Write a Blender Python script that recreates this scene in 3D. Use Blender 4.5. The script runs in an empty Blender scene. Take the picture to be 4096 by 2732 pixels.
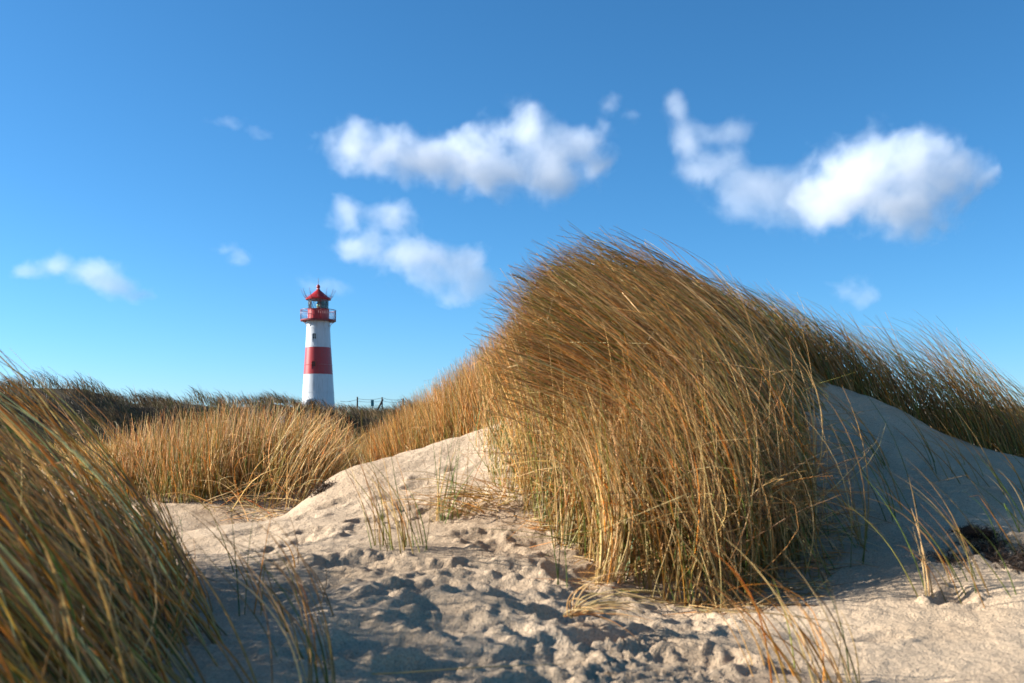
import bpy, bmesh, math, random
import numpy as np
from mathutils import Vector, Matrix

random.seed(7)
RNG = np.random.default_rng(11)
R = math.radians
scene = bpy.context.scene
COL = scene.collection

# ------------------------------------------------------------------ helpers
F_PX, CX, HY = 995.0, 512.0, 430.0      # lens in pixels, principal column, horizon row of a 1024x683 frame
S = 0.62                                # near-field scale: the dune stands four to five metres away


def sstep(a, b, v):
    t = np.clip((v - a) / (b - a), 0.0, 1.0)
    return t * t * (3 - 2 * t)


def tag(o, label=None, cat=None, group=None, kind=None):
    if label: o['label'] = label
    if cat: o['category'] = cat
    if group: o['group'] = group
    if kind: o['kind'] = kind
    return o


def empty(name, loc=(0, 0, 0)):
    o = bpy.data.objects.new(name, None)
    o.empty_display_size = 0.1
    o.location = loc
    COL.objects.link(o)
    return o


def mesh_np(name, verts, faces, mat, parent=None, smooth=True, colors=None, loc=None):
    """verts (N,3), faces (M,k) with one k"""
    me = bpy.data.meshes.new(name)
    verts = np.asarray(verts, dtype=np.float32)
    faces = np.asarray(faces, dtype=np.int32)
    m, k = faces.shape
    me.vertices.add(len(verts))
    me.vertices.foreach_set('co', verts.ravel())
    me.loops.add(m * k)
    me.loops.foreach_set('vertex_index', faces.ravel())
    me.polygons.add(m)
    me.polygons.foreach_set('loop_start', np.arange(0, m * k, k, dtype=np.int32))
    me.polygons.foreach_set('use_smooth', np.full(m, smooth, dtype=bool))
    me.update(calc_edges=True)
    if colors is not None:
        a = me.color_attributes.new('tint', 'FLOAT_COLOR', 'POINT')
        c = np.ones((len(verts), 4), dtype=np.float32)
        c[:, :3] = colors
        a.data.foreach_set('color', c.ravel())
    me.materials.append(mat)
    o = bpy.data.objects.new(name, me)
    COL.objects.link(o)
    if parent: o.parent = parent
    if loc is not None: o.location = loc
    return o


def obj_bm(name, bm, mat, parent=None, smooth=True):
    me = bpy.data.meshes.new(name)
    bmesh.ops.recalc_face_normals(bm, faces=bm.faces)
    bm.to_mesh(me)
    bm.free()
    for p in me.polygons: p.use_smooth = smooth
    me.materials.append(mat)
    o = bpy.data.objects.new(name, me)
    COL.objects.link(o)
    if parent: o.parent = parent
    return o


# ---- gradient noise
_perm = np.random.default_rng(5).permutation(256)
_perm = np.concatenate([_perm, _perm])
_ga = np.random.default_rng(6).uniform(0, 2 * np.pi, 256)
_gx, _gy = np.cos(_ga), np.sin(_ga)


def gnoise(x, y):
    xi = np.floor(x).astype(np.int64); yi = np.floor(y).astype(np.int64)
    xf = x - xi; yf = y - yi
    u = xf * xf * xf * (xf * (xf * 6 - 15) + 10); v = yf * yf * yf * (yf * (yf * 6 - 15) + 10)

    def g(ix, iy, dx, dy):
        h = _perm[(_perm[ix & 255] + iy) & 255]
        return _gx[h] * dx + _gy[h] * dy
    a = g(xi, yi, xf, yf); b = g(xi + 1, yi, xf - 1, yf)
    c = g(xi, yi + 1, xf, yf - 1); d = g(xi + 1, yi + 1, xf - 1, yf - 1)
    return (a + (b - a) * u + (c - a) * v + (a - b - c + d) * u * v) * 1.5


def fbm(x, y, f, oct=3, gain=0.5):
    s = 0; a = 1.0
    for i in range(oct):
        s = s + a * gnoise(x * f + 17.3 * i, y * f - 9.1 * i)
        a *= gain; f *= 2.03
    return s


# ------------------------------------------------------------------ materials
def new_mat(name):
    m = bpy.data.materials.new(name)
    m.use_nodes = True
    nt = m.node_tree
    return m, nt, nt.nodes['Principled BSDF'], nt.nodes['Material Output']


def paint(name, col, rough=0.45, wear=0.06, scale=6.0, metallic=0.0, bump=0.0):
    m, nt, p, out = new_mat(name)
    tc = nt.nodes.new('ShaderNodeTexCoord')
    n = nt.nodes.new('ShaderNodeTexNoise'); n.inputs['Scale'].default_value = scale
    n.inputs['Detail'].default_value = 5
    nt.links.new(tc.outputs['Object'], n.inputs['Vector'])
    r = nt.nodes.new('ShaderNodeMix'); r.data_type = 'RGBA'
    r.inputs[6].default_value = (*[max(0, c * (1 - 3 * wear)) for c in col], 1)
    r.inputs[7].default_value = (*[min(1, c * (1 + 2 * wear)) for c in col], 1)
    nt.links.new(n.outputs['Fac'], r.inputs[0])
    nt.links.new(r.outputs[2], p.inputs['Base Color'])
    p.inputs['Roughness'].default_value = rough
    p.inputs['Metallic'].default_value = metallic
    if bump:
        b = nt.nodes.new('ShaderNodeBump'); b.inputs['Strength'].default_value = bump
        b.inputs['Distance'].default_value = 0.01
        nt.links.new(n.outputs['Fac'], b.inputs['Height'])
        nt.links.new(b.outputs['Normal'], p.inputs['Normal'])
    return m


def streaks(m, col, amt):
    nt = m.node_tree; N = nt.nodes; L = nt.links; p = N['Principled BSDF']
    src = p.inputs['Base Color'].links[0].from_socket
    tc = N.new('ShaderNodeTexCoord'); mp = N.new('ShaderNodeMapping'); mp.inputs['Scale'].default_value = (5, 5, .35)
    n = N.new('ShaderNodeTexNoise'); n.inputs['Scale'].default_value = 2.2; n.inputs['Detail'].default_value = 6
    L.new(tc.outputs['Object'], mp.inputs['Vector']); L.new(mp.outputs[0], n.inputs['Vector'])
    r = N.new('ShaderNodeMapRange'); r.inputs['From Min'].default_value = .52; r.inputs['From Max'].default_value = .75
    r.inputs['To Max'].default_value = amt; L.new(n.outputs['Fac'], r.inputs['Value'])
    x = N.new('ShaderNodeMix'); x.data_type = 'RGBA'; x.inputs[7].default_value = (*col, 1)
    L.new(r.outputs['Result'], x.inputs[0]); L.new(src, x.inputs[6]); L.new(x.outputs[2], p.inputs['Base Color'])


def grass_mat(name, trans=0.3, rough=0.45):
    m, nt, p, out = new_mat(name)
    at = nt.nodes.new('ShaderNodeAttribute'); at.attribute_name = 'tint'
    tc = nt.nodes.new('ShaderNodeTexCoord')
    n = nt.nodes.new('ShaderNodeTexNoise'); n.inputs['Scale'].default_value = 25.0
    nt.links.new(tc.outputs['Object'], n.inputs['Vector'])
    mr = nt.nodes.new('ShaderNodeMapRange')
    mr.inputs['To Min'].default_value = 0.65; mr.inputs['To Max'].default_value = 1.35
    nt.links.new(n.outputs['Fac'], mr.inputs['Value'])
    vm = nt.nodes.new('ShaderNodeVectorMath'); vm.operation = 'SCALE'
    nt.links.new(at.outputs['Color'], vm.inputs[0]); nt.links.new(mr.outputs['Result'], vm.inputs['Scale'])
    nt.links.new(vm.outputs['Vector'], p.inputs['Base Color'])
    p.inputs['Roughness'].default_value = rough
    tr = nt.nodes.new('ShaderNodeBsdfTranslucent')
    nt.links.new(vm.outputs['Vector'], tr.inputs['Color'])
    mx = nt.nodes.new('ShaderNodeMixShader'); mx.inputs[0].default_value = trans
    nt.links.new(p.outputs[0], mx.inputs[1]); nt.links.new(tr.outputs[0], mx.inputs[2])
    nt.links.new(mx.outputs[0], out.inputs['Surface'])
    return m


def sand_mat():
    m, nt, p, out = new_mat('sand')
    N = nt.nodes; L = nt.links
    tc = N.new('ShaderNodeTexCoord')

    def noise(scale, detail=3, rough=0.6):
        n = N.new('ShaderNodeTexNoise'); n.inputs['Scale'].default_value = scale
        n.inputs['Detail'].default_value = detail; n.inputs['Roughness'].default_value = rough
        L.new(tc.outputs['Object'], n.inputs['Vector']); return n
    big = noise(1.6, 4); mid = noise(38, 3); fine = noise(190, 3, 0.7)
    r1 = N.new('ShaderNodeValToRGB')
    r1.color_ramp.elements[0].position = 0.3; r1.color_ramp.elements[0].color = (0.49, 0.345, 0.215, 1)
    r1.color_ramp.elements[1].position = 0.7; r1.color_ramp.elements[1].color = (0.625, 0.465, 0.31, 1)
    L.new(big.outputs['Fac'], r1.inputs['Fac'])
    r2 = N.new('ShaderNodeValToRGB')   # single darker and paler grains
    r2.color_ramp.elements[0].position = 0.30; r2.color_ramp.elements[0].color = (0.42, 0.40, 0.39, 1)
    r2.color_ramp.elements[1].position = 0.58; r2.color_ramp.elements[1].color = (1.08, 1.07, 1.05, 1)
    L.new(fine.outputs['Fac'], r2.inputs['Fac'])
    mul = N.new('ShaderNodeMix'); mul.data_type = 'RGBA'; mul.blend_type = 'MULTIPLY'; mul.inputs[0].default_value = 0.7
    L.new(r1.outputs['Color'], mul.inputs[6]); L.new(r2.outputs['Color'], mul.inputs[7])
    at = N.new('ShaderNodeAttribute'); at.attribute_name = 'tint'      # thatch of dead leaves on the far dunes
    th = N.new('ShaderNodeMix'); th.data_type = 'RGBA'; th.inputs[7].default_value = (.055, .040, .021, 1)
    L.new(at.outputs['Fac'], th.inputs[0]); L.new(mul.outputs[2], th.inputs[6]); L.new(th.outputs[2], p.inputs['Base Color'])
    p.inputs['Roughness'].default_value = 0.95
    p.inputs['Specular IOR Level'].default_value = 0.15
    b1 = N.new('ShaderNodeBump'); b1.inputs['Strength'].default_value = 0.8; b1.inputs['Distance'].default_value = 0.016
    L.new(mid.outputs['Fac'], b1.inputs['Height'])
    b2 = N.new('ShaderNodeBump'); b2.inputs['Strength'].default_value = 0.9; b2.inputs['Distance'].default_value = 0.008
    L.new(fine.outputs['Fac'], b2.inputs['Height']); L.new(b1.outputs['Normal'], b2.inputs['Normal'])
    L.new(b2.outputs['Normal'], p.inputs['Normal'])
    return m


M_SAND = sand_mat()
M_GRASS = grass_mat('marram', 0.42, 0.52)
M_FARGRASS = grass_mat('distant_marram', 0.15, 0.7)
M_ROOT = paint('root_fibre', (0.055, 0.032, 0.018), 0.9, 0.15, 40, bump=0.6)
M_WHITE = paint('white_enamel', (0.58, 0.58, 0.57), 0.38, 0.03, 3.0, bump=0.05)
M_RED = paint('red_enamel', (0.42, 0.018, 0.011), 0.36, 0.07, 3.0, bump=0.05)
streaks(M_WHITE, (.30, .25, .20), .5); streaks(M_RED, (.20, .05, .035), .6)
M_DKRED = paint('red_rail_enamel', (0.22, 0.014, 0.015), 0.4, 0.08, 9.0)
M_RODS = paint('rod_metal', (0.10, 0.035, 0.035), 0.45, 0.08, 9.0, metallic=0.3)
M_DARK = paint('dark_opening', (0.012, 0.013, 0.016), 0.4, 0.05, 5.0)
M_PANE = paint('window_pane', (0.012, 0.016, 0.022), 0.08, 0.05, 5.0)
M_TEAL = paint('teal_screen', (0.015, 0.07, 0.10), 0.35, 0.08, 3.0)
M_MUNTIN = paint('pale_muntin', (0.62, 0.63, 0.62), 0.45, 0.04, 7.0)
M_BRASS = paint('lamp_brass', (0.55, 0.50, 0.25), 0.2, 0.06, 9.0, metallic=0.8)
M_POST = paint('weathered_timber', (0.075, 0.062, 0.048), 0.85, 0.15, 14.0, bump=0.5)
M_WIRE = paint('wire', (0.16, 0.15, 0.14), 0.5, 0.08, 14.0, metallic=0.7)
M_SIGN = paint('blue_sign', (0.035, 0.16, 0.24), 0.4, 0.05, 8.0)
M_SIGNLINE = paint('pale_sign_ink', (0.30, 0.46, 0.52), 0.5, 0.04, 8.0)
M_TEALSIGN = paint('teal_sign', (0.05, 0.24, 0.25), 0.5, 0.05, 8.0)

mg, ntg, pg_, outg = new_mat('lantern_glass')
tr = ntg.nodes.new('ShaderNodeBsdfTransparent'); tr.inputs['Color'].default_value = (0.90, 0.95, 0.96, 1)
gl = ntg.nodes.new('ShaderNodeBsdfGlossy'); gl.inputs['Roughness'].default_value = 0.03
fr = ntg.nodes.new('ShaderNodeFresnel'); fr.inputs['IOR'].default_value = 1.5
mx = ntg.nodes.new('ShaderNodeMixShader')
ntg.links.new(fr.outputs[0], mx.inputs[0]); ntg.links.new(tr.outputs[0], mx.inputs[1]); ntg.links.new(gl.outputs[0], mx.inputs[2])
ntg.links.new(mx.outputs[0], outg.inputs['Surface'])
M_GLASS = mg

# ------------------------------------------------------------------ the ground
def P(px, py, y):          # survey point: column, row and distance, in near-field units
    return ((px - CX) / F_PX * y, y, (HY - py) / F_PX * y)


ctrl = [(0, 0, -.86), (-5, 0, -.8), (6, 0, -.85), (-2.5, 0, -.82), (2.5, 0, -.86),
        (0, 1.6, -.80), (-2, 1.6, -.80), (2, 1.6, -.84), (0, 3, -.765), (-1.5, 3, -.78), (1.5, 3, -.83), (-5, 3, -.25), (-3.1, 2.9, -.40), (-3.3, 1.8, -.55), (-2.1, 3.0, -.76), (-4, 4.3, -.45),  # left-hand points out of view are raised to shade the foreground sand
        P(480, 600, 4.0), P(400, 540, 5.2), P(300, 513, 6.5), P(230, 524, 6.2), P(270, 528, 7.1), P(330, 505, 7.5), P(180, 545, 5.6), P(250, 590, 4.4),
        P(330, 481, 7.1), P(365, 468, 7.3), P(400, 455, 7.4), P(440, 443.5, 7.4), P(475, 440, 7.3), P(505, 432, 7.2), P(530, 427, 7.2),
        P(450, 500, 6.2), P(520, 520, 5.6), P(430, 470, 6.8), P(500, 470, 6.6), P(480, 455, 6.95),
        (-.95, 8.6, -.47), (-.55, 8.8, -.36), (-.15, 8.7, -.18), (-.1, 9.6, -.15),
        P(190, 510, 7.7), P(235, 506, 7.8), P(290, 500, 7.95), P(330, 488, 8.25), P(365, 480, 8.7), (-1.7, 10, -.58), (-3, 10, -.6), (-4, 8, -.62), (-5, 11, -.6), (-1, 12, -.6), (2, 13, -.5), (-3.5, 5.5, -.66), (-5, 5.5, -.6),
        P(690, 358, 7.6), P(600, 372, 7.4), P(560, 395, 7.3), P(790, 364, 7.6), P(840, 388, 7.7), P(870, 396, 7.8), P(920, 420, 7.8), P(960, 445, 7.6), P(1024, 461, 7.5), P(1150, 480, 7.5),
        P(560, 562, 5.0), P(620, 580, 4.85), P(680, 607, 4.6), P(740, 602, 4.65), P(800, 575, 5.0),
        P(680, 480, 6.1), P(600, 470, 6.2), P(780, 460, 6.4), P(560, 480, 6.1), P(720, 410, 6.9), P(640, 410, 6.9),
        P(830, 620, 4.2), P(1000, 640, 3.8), P(930, 560, 4.8), P(950, 500, 5.6), P(900, 440, 6.6), P(860, 480, 6.0), P(1024, 500, 5.8), P(860, 420, 7.0), P(1000, 470, 6.9),
        P(600, 640, 3.75), P(700, 650, 3.65), P(520, 640, 3.55),
        (4.5, 5, -.6), (6, 3, -.8), (6, 7, -.5), (1.4, 9.4, .10), (3, 9.6, -.2), (5, 10, -.55), (2.3, 8.4, .36), (3.4, 8.6, -.02), (4.4, 8.6, -.33), (1, 8.4, .45), (.3, 8.4, .15)]
ctrl = np.array(ctrl, dtype=float)


def _U(r2):
    return np.where(r2 > 1e-12, 0.5 * r2 * np.log(np.maximum(r2, 1e-12)), 0.0)


_n = len(ctrl)
_K = _U((ctrl[:, None, 0] - ctrl[None, :, 0]) ** 2 + (ctrl[:, None, 1] - ctrl[None, :, 1]) ** 2) + 0.002 * np.eye(_n)
_A = np.zeros((_n + 3, _n + 3)); _A[:_n, :_n] = _K
_A[:_n, _n] = 1; _A[:_n, _n + 1:] = ctrl[:, :2]; _A[_n, :_n] = 1; _A[_n + 1:, :_n] = ctrl[:, :2].T
_w = np.linalg.solve(_A, np.concatenate([ctrl[:, 2], np.zeros(3)]))


def near_h(x, y):
    X = np.clip(x / S, -5, 6); Y = np.clip(y / S, 0, 13)
    h = _w[_n] + _w[_n + 1] * X + _w[_n + 2] * Y
    for i in range(_n):
        h = h + _w[i] * _U((X - ctrl[i, 0]) ** 2 + (Y - ctrl[i, 1]) ** 2)
    return h * S


crest = [(-400, 384, 26), (-200, 386, 30), (-60, 392, 34), (0, 396, 36), (50, 399, 38), (90, 400, 39), (110, 403, 40), (150, 409, 41), (180, 416, 42),
         (205, 412, 44), (235, 406, 46), (265, 410, 48), (290, 416, 50), (320, 416.5, 54), (334, 414, 56), (346, 411.5, 58),
         (370, 415, 60), (390, 415, 60), (420, 415, 62), (440, 412, 62), (520, 410, 62), (800, 410, 62), (1300, 408, 60)]
_cx = np.array([(a - CX) / F_PX * d for a, b, d in crest]); _cy = np.array([d for a, b, d in crest], float)
_cz = np.array([(HY + (4 if a < 280 else 2) - b) / F_PX * d for a, b, d in crest])


def far_h(x, y):
    yc = np.interp(x, _cx, _cy); zc = np.interp(x, _cx, _cz)
    base = -0.72 + 0.16 * fbm(x, y, 0.22, 2)
    up = sstep(0, 1, (y - (yc - 13)) / 13) ** 1.3
    dn = 1 - 0.8 * sstep(0, 1, (y - yc) / 22)
    k = np.where(y < yc, up, dn)
    return base + (zc + 0.72) * k + 0.25 * fbm(x, y, 0.22, 2) * k + 0.22 * fbm(x, y, 0.55, 2) * k


def base_h(x, y):
    w = np.maximum(sstep(7.0, 10.0, y), np.maximum(sstep(3.6, 7.5, x), sstep(3.2, 6.5, -x)))
    w = np.maximum(w, sstep(0.0, 4.0, -y))
    n = near_h(x, y)
    return n * (1 - w) + far_h(x, y) * w


def locate(px, py, h=base_h, y0=1.0, y1=80.0):
    """where the line of sight through a picture point meets the ground"""
    ys = np.geomspace(y0, y1, 900)
    x = (px - CX) / F_PX * ys; z = (HY - py) / F_PX * ys
    g = h(x, ys)
    k = int(np.argmax(z <= g))
    return float(x[k]), float(ys[k])


# footprints and dents: column, row, long radius, short radius, depth, turn
prints = [(376, 522, .085, .05, .030, .4), (355, 531, .07, .045, .024, .2), (474, 535, .075, .045, .030, .3), (499, 547, .09, .05, .036, -.5),
          (291, 548, .09, .05, .035, .3), (355, 562, .10, .055, .040, .1), (498, 568, .10, .05, .040, -.3), (481, 580, .13, .08, .040, -.2),
          (510, 598, .08, .05, .035, .2), (345, 502, .07, .035, .018, .1), (430, 479, .06, .03, .016, .2), (400, 505, .06, .03, .016, .3),
          (658, 634, .10, .065, .045, .2), (611, 618, .08, .05, .04, 0), (560, 622, .08, .05, .04, .4), (700, 660, .09, .06, .04, -.2),
          (953, 597, .05, .035, .045, .2), (985, 546, .12, .055, .14, -.3), (1016, 560, .12, .05, .13, -.3), (960, 560, .06, .035, .03, 0),
          (300, 590, .10, .06, .045, .3), (350, 600, .09, .06, .045, -.2), (410, 590, .10, .06, .045, .3), (440, 620, .10, .06, .05, -.4), (380, 640, .09, .06, .05, .2),
          (330, 655, .09, .06, .05, .1), (470, 660, .09, .055, .05, .2), (540, 660, .08, .055, .045, -.3), (420, 668, .08, .05, .045, .2), (600, 655, .08, .05, .04, .2),
          (310, 535, .07, .045, .025, .2), (330, 575, .08, .05, .03, -.2), (395, 565, .08, .05, .035, .2), (440, 565, .08, .045, .03, .2), (270, 570, .08, .05, .03, .1), (880, 640, .06, .04, .02, .2)]
_pg = np.random.default_rng(21)
for _k in range(22):                       # the trodden hollow: prints overlap in every direction
    prints.append((_pg.uniform(240, 700), _pg.uniform(575, 690), _pg.uniform(.07, .10), _pg.uniform(.035, .05), _pg.uniform(.02, .038), _pg.uniform(-.7, .7)))
prints += [(455, 470, .06, .03, .02, .2), (420, 488, .07, .035, .022, .3), (470, 499, .07, .04, .025, .1), (390, 498, .06, .03, .02, .2), (432, 509, .13, .04, .05, .05), (468, 514, .10, .035, .04, .1),
           (330, 508, .06, .035, .02, .2), (300, 520, .07, .04, .025, .2), (255, 530, .06, .04, .025, .1), (540, 545, .08, .045, .03, -.3), (520, 575, .07, .04, .03, -.2)]
_pr = []
for a, b, ra, rb, d, t in prints:
    x, y = locate(a, b); _pr.append((x, y, ra * 1.25, rb * 1.25, d, t))


def detail_h(x, y):
    d = np.zeros_like(x)
    near = (np.abs(x) < 5) & (y > 0.5) & (y < 9)
    xs, ys = x[near], y[near]
    wx = xs + .05 * gnoise(xs * 5, ys * 5); wy = ys + .05 * gnoise(xs * 5 + 40, ys * 5)
    m = np.maximum(np.exp(-(((wx + .08) / 1.0) ** 2 + ((wy - 1.95) / .58) ** 2) ** 1.5), 0.38 * np.exp(-(((wx + .55) / .55) ** 2 + ((wy - 3.1) / .95) ** 2) ** 1.5))
    m = np.maximum(m, .45 * np.exp(-(((wx - .45) / .6) ** 2 + ((wy - 2.3) / .5) ** 2) ** 1.5))
    m = np.clip(m * (1 + .5 * gnoise(xs * 3.1, ys * 3.1)), 0, 1)
    bil = lambda f, o: np.abs(gnoise(wx2 * f + o, wy2 * f - o)) * 1.5 - .4
    wx2 = xs + .06 * gnoise(xs * 7, ys * 7) + .02 * gnoise(xs * 21, ys * 21); wy2 = ys + .06 * gnoise(xs * 7 + 9, ys * 7) + .02 * gnoise(xs * 21 + 5, ys * 21)
    patch = np.clip(.4 + 1.6 * gnoise(xs * 1.9 + 3, ys * 1.9), .55, 1.25)
    lump = .024 * fbm(wx2, wy2, 2.3, 3, .42) + patch ** 2 * (.006 * bil(11, 11) + .0065 * bil(27, 5) + .0095 * bil(52, 8) + .005 * bil(85, 2)) + .0032 * fbm(xs, ys, 38, 2) + .002 * gnoise(xs * 80, ys * 80)
    soft = .016 * fbm(xs, ys, 2.3, 2) + .006 * fbm(xs, ys, 9, 2) + .0016 * fbm(xs, ys, 34, 2)
    rip = .0028 * np.sin(62 * ys + 22 * xs + 6 * gnoise(xs * 2.2, ys * 2.2)) * np.clip(.4 + 1.2 * gnoise(xs * 1.7, ys * 1.7 + 4), 0, 1)
    o = m * lump + (1 - m) * (soft + rip)
    pit = np.zeros_like(xs); rim = np.zeros_like(xs)
    for (fx, fy, ra, rb, dep, t) in _pr:
        q = np.hypot(xs - fx, ys - fy) < 3 * ra
        if not q.any(): continue
        X, Y = xs[q] - fx, ys[q] - fy
        u = (X * math.cos(t) + Y * math.sin(t)) / ra; v = (-X * math.sin(t) + Y * math.cos(t)) / rb
        r = np.sqrt(u * u + v * v) + .20 * gnoise(xs[q] * 13, ys[q] * 13) + .13 * gnoise(xs[q] * 40, ys[q] * 40) + .07 * gnoise(xs[q] * 90, ys[q] * 90)
        # a trodden print: slumped bowl, deeper under the toe, with a low broken rim
        pit[q] = np.minimum(pit[q], -.78 * dep * (1 - sstep(.1, 1.2, r)) * (1 + .25 * np.clip(u, -1, 1)))
        rim[q] = np.maximum(rim[q], .24 * min(dep, .05) * np.exp(-((r - 1.25) / .26) ** 2) * np.clip(1 + 1.2 * gnoise(xs[q] * 24, ys[q] * 24), 0, 2))
    o = o * (1 - .55 * sstep(0, .02, -pit)) + pit + rim * (1 - sstep(.003, .015, -pit))
    fade = 1 - sstep(7, 9, ys)
    d[near] = o * fade * (1 - sstep(3.5, 5, np.abs(xs))) * sstep(.5, 1.2, ys)
    far = ~near
    return d


def ground_h(x, y):
    x = np.asarray(x, float); y = np.asarray(y, float)
    return base_h(x, y) + detail_h(x, y)


def axis(segs, lo_grow, hi_grow, g=1.13):
    out = []
    for a, b, st in segs:
        out += list(np.arange(a, b - 1e-9, st))
    out.append(segs[-1][1])
    st = segs[-1][2]; v = out[-1]
    while v < hi_grow:
        st = min(st * g, 400); v += st; out.append(v)
    st = segs[0][2]; v = out[0]; pre = []
    while v > lo_grow:
        st = min(st * g, 400); v -= st; pre.append(v)
    return np.array(pre[::-1] + out)


gx = axis([(-2.6, -1.1, .018), (-1.1, 1.7, .0075), (1.7, 3.2, .015)], -3500, 3500)
gy = axis([(1.2, 1.75, .02), (1.75, 3.7, .0075), (3.7, 6.0, .015)], -400, 5000, 1.06)
GX, GY = np.meshgrid(gx, gy)
vx, vy = GX.ravel(), GY.ravel()
vz = ground_h(vx, vy)
nx, ny = len(gx), len(gy)
ii = (np.arange(ny - 1)[:, None] * nx + np.arange(nx - 1)[None, :]).ravel()
faces = np.stack([ii, ii + 1, ii + nx + 1, ii + nx], 1)
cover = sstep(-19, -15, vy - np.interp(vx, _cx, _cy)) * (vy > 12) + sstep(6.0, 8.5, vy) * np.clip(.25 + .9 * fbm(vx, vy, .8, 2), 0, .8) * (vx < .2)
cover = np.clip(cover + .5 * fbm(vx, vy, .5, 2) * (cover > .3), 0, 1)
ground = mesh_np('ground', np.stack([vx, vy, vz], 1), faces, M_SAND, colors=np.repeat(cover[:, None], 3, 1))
tag(ground, kind='structure')

# ------------------------------------------------------------------ grass blades
TAN = np.array([.59, .345, .115]); STRAW = np.array([.78, .57, .26]); ORANGE = np.array([.66, .29, .035])
GREEN = np.array([.17, .23, .035]); OLIVE = np.array([.34, .29, .065]); BROWN = np.array([.36, .20, .08])


def tints(n, wt, rng=RNG):
    pal = np.stack([TAN, STRAW, ORANGE, GREEN, OLIVE, BROWN])
    wt = np.array(wt, float); wt /= wt.sum()
    k = rng.choice(6, n, p=wt)
    c = pal[k] * rng.uniform(.55, 1.4, (n, 1)) * rng.uniform(.93, 1.07, (n, 3))
    return c, k


def blades(root, d0, wind, L, bend, power, w0, K=8, sides=3, cols=None, base_green=0.35, wig=0.04, rng=RNG, droop=None, taper=.8, crown=None, crown_soft=14.):
    """grow n curved blades; returns verts, faces, colours.  The direction turns from d0 to wind along the blade."""
    n = len(root)
    d0 = d0 / np.linalg.norm(d0, axis=1, keepdims=True)
    wind = wind / np.linalg.norm(wind, axis=1, keepdims=True)
    pts = np.zeros((n, K + 1, 3)); pts[:, 0] = root
    wv = rng.normal(0, wig, (n, 3))
    kink = np.where(rng.uniform(0, 1, n) < .05, rng.integers(K // 2, K, n), 99); kd = rng.normal(0, 1, (n, 3)); kd[:, 2] = -np.abs(kd[:, 2]) * .7
    if crown is not None: mar = -.7 * crown_soft + rng.gamma(2.2, crown_soft * .75, n) * (1 + 1.6 * np.clip(fbm(root[:, 0], root[:, 1], 5.0, 2), -.4, 1))
    for it in range(9):
        for k in range(K):
            t = (k + .5) / K
            w = (bend * t ** power)[:, None]
            d = d0 * (1 - w) + wind * w + wv * math.sin(t * 5.5)
            d = np.where((kink <= k)[:, None], kd, d)
            if droop is not None: d[:, 2] -= droop * t ** 2
            d /= np.linalg.norm(d, axis=1, keepdims=True)
            pts[:, k + 1] = pts[:, k] + d * (L / K)[:, None]
        if crown is None: break
        # blades that would stick out of the tussock's crown line are shorter
        q = pts[:, 2:]
        lim = np.interp(CX + F_PX * q[:, :, 0] / q[:, :, 1], crown[0], crown[1])
        over = (HY - F_PX * q[:, :, 2] / q[:, :, 1] < lim + mar[:, None]).any(1)
        if not over.any(): break
        L = np.where(over, L * .87, L)
    tan = np.gradient(pts, axis=1)
    tan /= np.linalg.norm(tan, axis=2, keepdims=True) + 1e-9
    a = rng.normal(0, 1, (n, 1, 3))
    s1 = np.cross(tan, a); s1 /= np.linalg.norm(s1, axis=2, keepdims=True) + 1e-9
    s2 = np.cross(tan, s1)
    tt = np.linspace(0, 1, K + 1)
    wid = (w0[:, None] * rng.uniform(.75, 1.25, (n, 1)) * (1 - taper * tt[None, :] ** 1.6))[:, :, None]
    rings = []
    if sides == 2:
        rings = [pts - s1 * wid * .5, pts + s1 * wid * .5]
    else:
        for q in range(sides):
            an = 2 * math.pi * q / sides
            rings.append(pts + (s1 * math.cos(an) + s2 * math.sin(an)) * wid * .5)
    V = np.stack(rings, 2)                     # n, K+1, sides, 3
    nb = (K + 1) * sides
    f = []
    pairs = [(0, 1)] if sides == 2 else [(q, (q + 1) % sides) for q in range(sides)]
    for k in range(K):
        for a_, b_ in pairs:
            f.append((k * sides + a_, k * sides + b_, (k + 1) * sides + b_, (k + 1) * sides + a_))
    f = np.array(f)
    Fc = (np.arange(n)[:, None, None] * nb + f[None]).reshape(-1, 4)
    if cols is None: cols, _ = tints(n, [5, 2, 1, 1, 1, 1])
    g = base_green * rng.uniform(0, 1.6, n)[:, None]            # sheaths are greener near the foot
    gt = np.clip(1 - tt * 2.2, 0, 1)[None, :] * g
    C = cols[:, None, :] * (1 - gt[:, :, None]) + (GREEN * .9)[None, None, :] * gt[:, :, None]
    C = np.repeat(C[:, :, None, :], sides, 2)
    return V.reshape(-1, 3), Fc, C.reshape(-1, 3)


class Heap:
    def __init__(s): s.v, s.f, s.c, s.n = [], [], [], 0

    def add(s, vfc):
        v, f, c = vfc
        s.v.append(v); s.f.append(f + s.n); s.c.append(c); s.n += len(v)

    def build(s, name, mat, parent=None):
        V = np.concatenate(s.v)
        org = np.array(parent.location) if parent else np.zeros(3)
        return mesh_np(name, V - org, np.concatenate(s.f), mat, parent, True, np.concatenate(s.c))


def inside(poly, x, y):
    r = np.zeros(len(x), bool); j = len(poly) - 1
    for i in range(len(poly)):
        xi, yi = poly[i]; xj, yj = poly[j]
        c = ((yi > y) != (yj > y)) & (x < (xj - xi) * (y - yi) / (yj - yi + 1e-12) + xi)
        r ^= c; j = i
    return r


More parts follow.
